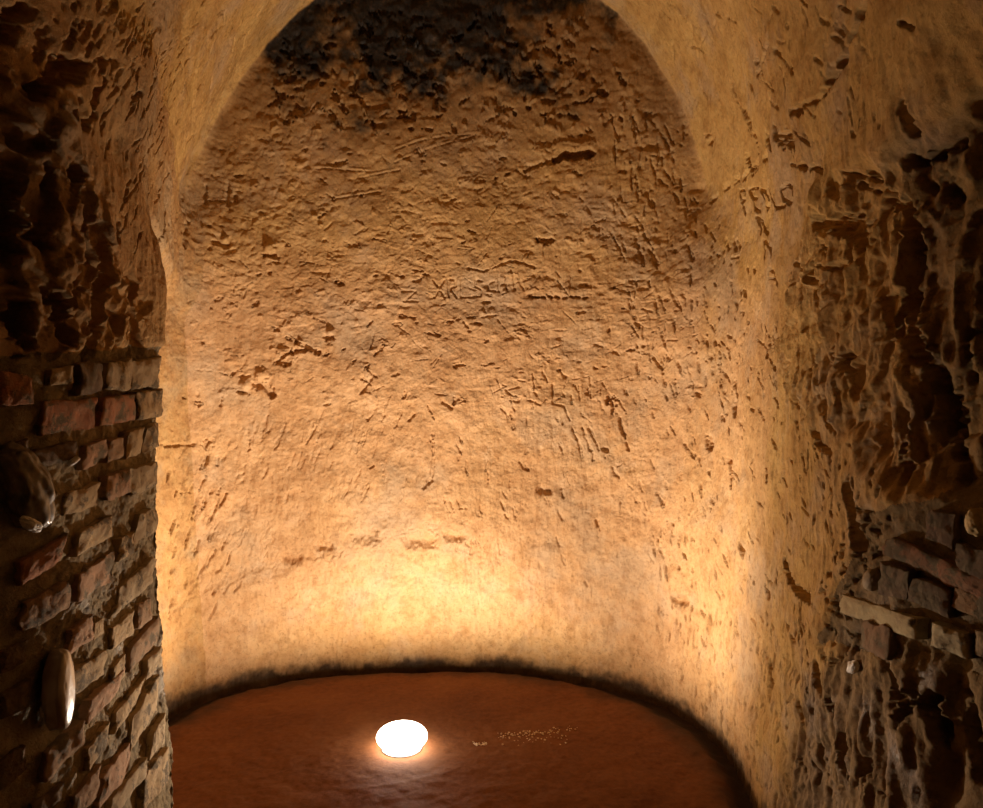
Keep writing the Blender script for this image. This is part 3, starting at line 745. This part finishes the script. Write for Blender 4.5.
# ------------------------------------------------------------------ the ground lamp
lamp = empty('ground_spotlight', tuple(LAMP), 'round glowing uplight sunk in the earth floor before the end wall', 'lamp')
M_metal, nt, b = mat('brushed_steel'); b.inputs['Metallic'].default_value = 1; b.inputs['Roughness'].default_value = 0.4
co = node(nt, 'ShaderNodeTexCoord').outputs['Object']
nt.links.new(ramp(nt, nz(nt, co, 90, 3, 0.5), [(0.3, (0.30, 0.29, 0.27)), (0.7, (0.46, 0.44, 0.41))]), b.inputs['Base Color'])
M_can, nt, b = mat('dark_housing'); b.inputs['Roughness'].default_value = 0.6
co = node(nt, 'ShaderNodeTexCoord').outputs['Object']
nt.links.new(ramp(nt, nz(nt, co, 60, 3, 0.5), [(0.3, (0.02, 0.02, 0.02)), (0.7, (0.05, 0.048, 0.045))]), b.inputs['Base Color'])
M_glow, nt, b = mat('lit_glass'); b.inputs['Base Color'].default_value = (0.9, 0.9, 0.85, 1)
b.inputs['Emission Color'].default_value = (1, 0.93, 0.80, 1); b.inputs['Emission Strength'].default_value = 20.0
lw = node(nt, 'ShaderNodeTexNoise'); lw.inputs['Scale'].default_value = 40
bump(nt, b, lw.outputs['Fac'], 0.05, 0.001)

def lathe(prof, n=64):
    bm = bmesh.new(); rings = []
    for r, z in prof:
        rings.append([bm.verts.new((r * math.cos(2 * math.pi * k / n), r * math.sin(2 * math.pi * k / n), z)) for k in range(n)] if r > 1e-6 else [bm.verts.new((0, 0, z))])
    for a_, b_ in zip(rings[:-1], rings[1:]):
        for k in range(n):
            k2 = (k + 1) % n
            if len(a_) == 1: bm.faces.new((a_[0], b_[k2], b_[k]))
            elif len(b_) == 1: bm.faces.new((a_[k], a_[k2], b_[0]))
            else: bm.faces.new((a_[k], a_[k2], b_[k2], b_[k]))
    return bm
RL = 0.118
bm_obj('housing', lathe([(0, -0.12), (0.076, -0.12), (0.080, -0.115), (0.080, -0.001), (0.072, -0.001), (0.072, -0.10), (0, -0.10)]), M_can, lamp)
bm_obj('bezel', lathe([(0.071, -0.004), (0.071, 0.006), (0.076, 0.007), (0.094, 0.006), (0.097, 0.002), (0.097, -0.012), (0.081, -0.012)]), M_metal, lamp)
bulge = [(RL * math.cos(t), 0.054 + 0.056 * math.sin(t)) for t in np.linspace(-0.95, math.pi / 2, 30)]; bulge[-1] = (0, bulge[-1][1])
tag(bm_obj('lens', lathe([(0.068, -0.006)] + bulge), M_glow, lamp), 'glowing white domed glass')
for k in range(4):
    t = math.pi / 4 + k * math.pi / 2
    s = lathe([(0, 0.0125), (0.0025, 0.012), (0.003, 0.010), (0.003, 0.006)], 16)
    bmesh.ops.translate(s, verts=s.verts, vec=(0.085 * math.cos(t), 0.085 * math.sin(t), -0.004)); bm_obj('screw', s, M_metal, lamp)

# the beam: strong upwards, weak towards the horizon (its measured-style profile over the angle from the vertical)
WARM = (1.0, 0.795, 0.61)
l = bpy.data.lights.new('lamp_beam', 'POINT'); l.energy = 325; l.color = WARM; l.shadow_soft_size = 0.022
l.use_nodes = True; nt = l.node_tree
em = nt.nodes['Emission']
tcn = node(nt, 'ShaderNodeTexCoord')
def dot_with(v):
    d = node(nt, 'ShaderNodeVectorMath', operation='DOT_PRODUCT'); nt.links.new(tcn.outputs['Normal'], d.inputs[0]); d.inputs[1].default_value = v
    return d.outputs['Value']
def curve(val, pts):
    f = node(nt, 'ShaderNodeFloatCurve'); nt.links.new(val, f.inputs['Value'])
    cv = f.mapping.curves[0]; cv.points[0].location = pts[0]; cv.points[1].location = pts[-1]
    for q in pts[1:-1]: cv.points.new(*q)
    f.mapping.update(); return f.outputs['Value']
sx = node(nt, 'ShaderNodeSeparateXYZ'); nt.links.new(tcn.outputs['Normal'], sx.inputs[0])
wide = math_n(nt, 'SQRT', math_n(nt, 'ADD', math_n(nt, 'POWER', math_n(nt, 'MAXIMUM', sx.outputs[2], 0.0), 2.0), math_n(nt, 'MULTIPLY', math_n(nt, 'POWER', math_n(nt, 'ABSOLUTE', sx.outputs[0], 0.0), 2.0), 0.25)), 0.0)
lean = math_n(nt, 'ARCTAN2', sx.outputs[1], wide)                        # > 0 towards the end wall, < 0 back into the passage
beam = curve(math_n(nt, 'ADD', math_n(nt, 'DIVIDE', lean, math.pi), 0.5), [(a / 180 + 0.5, v) for a, v in ((-90, 0.05), (-70, 0.26), (-54, 0.33), (-43, 0.16), (-34, 0.17), (-28, 0.22), (-20, 0.34), (-10, 0.52), (0, 0.74), (14, 0.86), (34, 0.72), (52, 0.40), (72, 0.54), (90, 0.5))])
elv = math_n(nt, 'MAXIMUM', math_n(nt, 'ADD', dot_with((0, 0, 1)), 0.13), 0.0)                              # sine of the height above the horizon
rim = curve(elv, [(0, 0.0), (0.05, 0.10), (0.12, 0.28), (0.22, 0.58), (0.36, 0.80), (0.52, 0.94), (0.68, 1.0), (1, 1.0)])
nt.links.new(math_n(nt, 'MULTIPLY', beam, rim), em.inputs['Strength'])
o = bpy.data.objects.new('lamp_beam', l); C.objects.link(o); o.parent = lamp; o.location = (0, 0, 0.128)

# ------------------------------------------------------------------ world, camera, view
w = bpy.data.worlds.new('World'); bpy.context.scene.world = w; w.use_nodes = True
w.node_tree.nodes['Background'].inputs['Color'].default_value = (0.55, 0.5, 0.42, 1)
w.node_tree.nodes['Background'].inputs['Strength'].default_value = 0.004

cam = bpy.data.cameras.new('Camera'); co_ = bpy.data.objects.new('Camera', cam); C.objects.link(co_)
co_.location = CAM; co_.rotation_euler = (math.radians(90), 0, 0)
cam.sensor_width = 36; cam.lens = FPX / 983 * 36; cam.clip_start = 0.05
bpy.context.scene.camera = co_
vs = bpy.context.scene.view_settings
vs.view_transform = 'Standard'; vs.look = 'None'; vs.gamma = 1; vs.use_curve_mapping = False; vs.exposure = 0.0
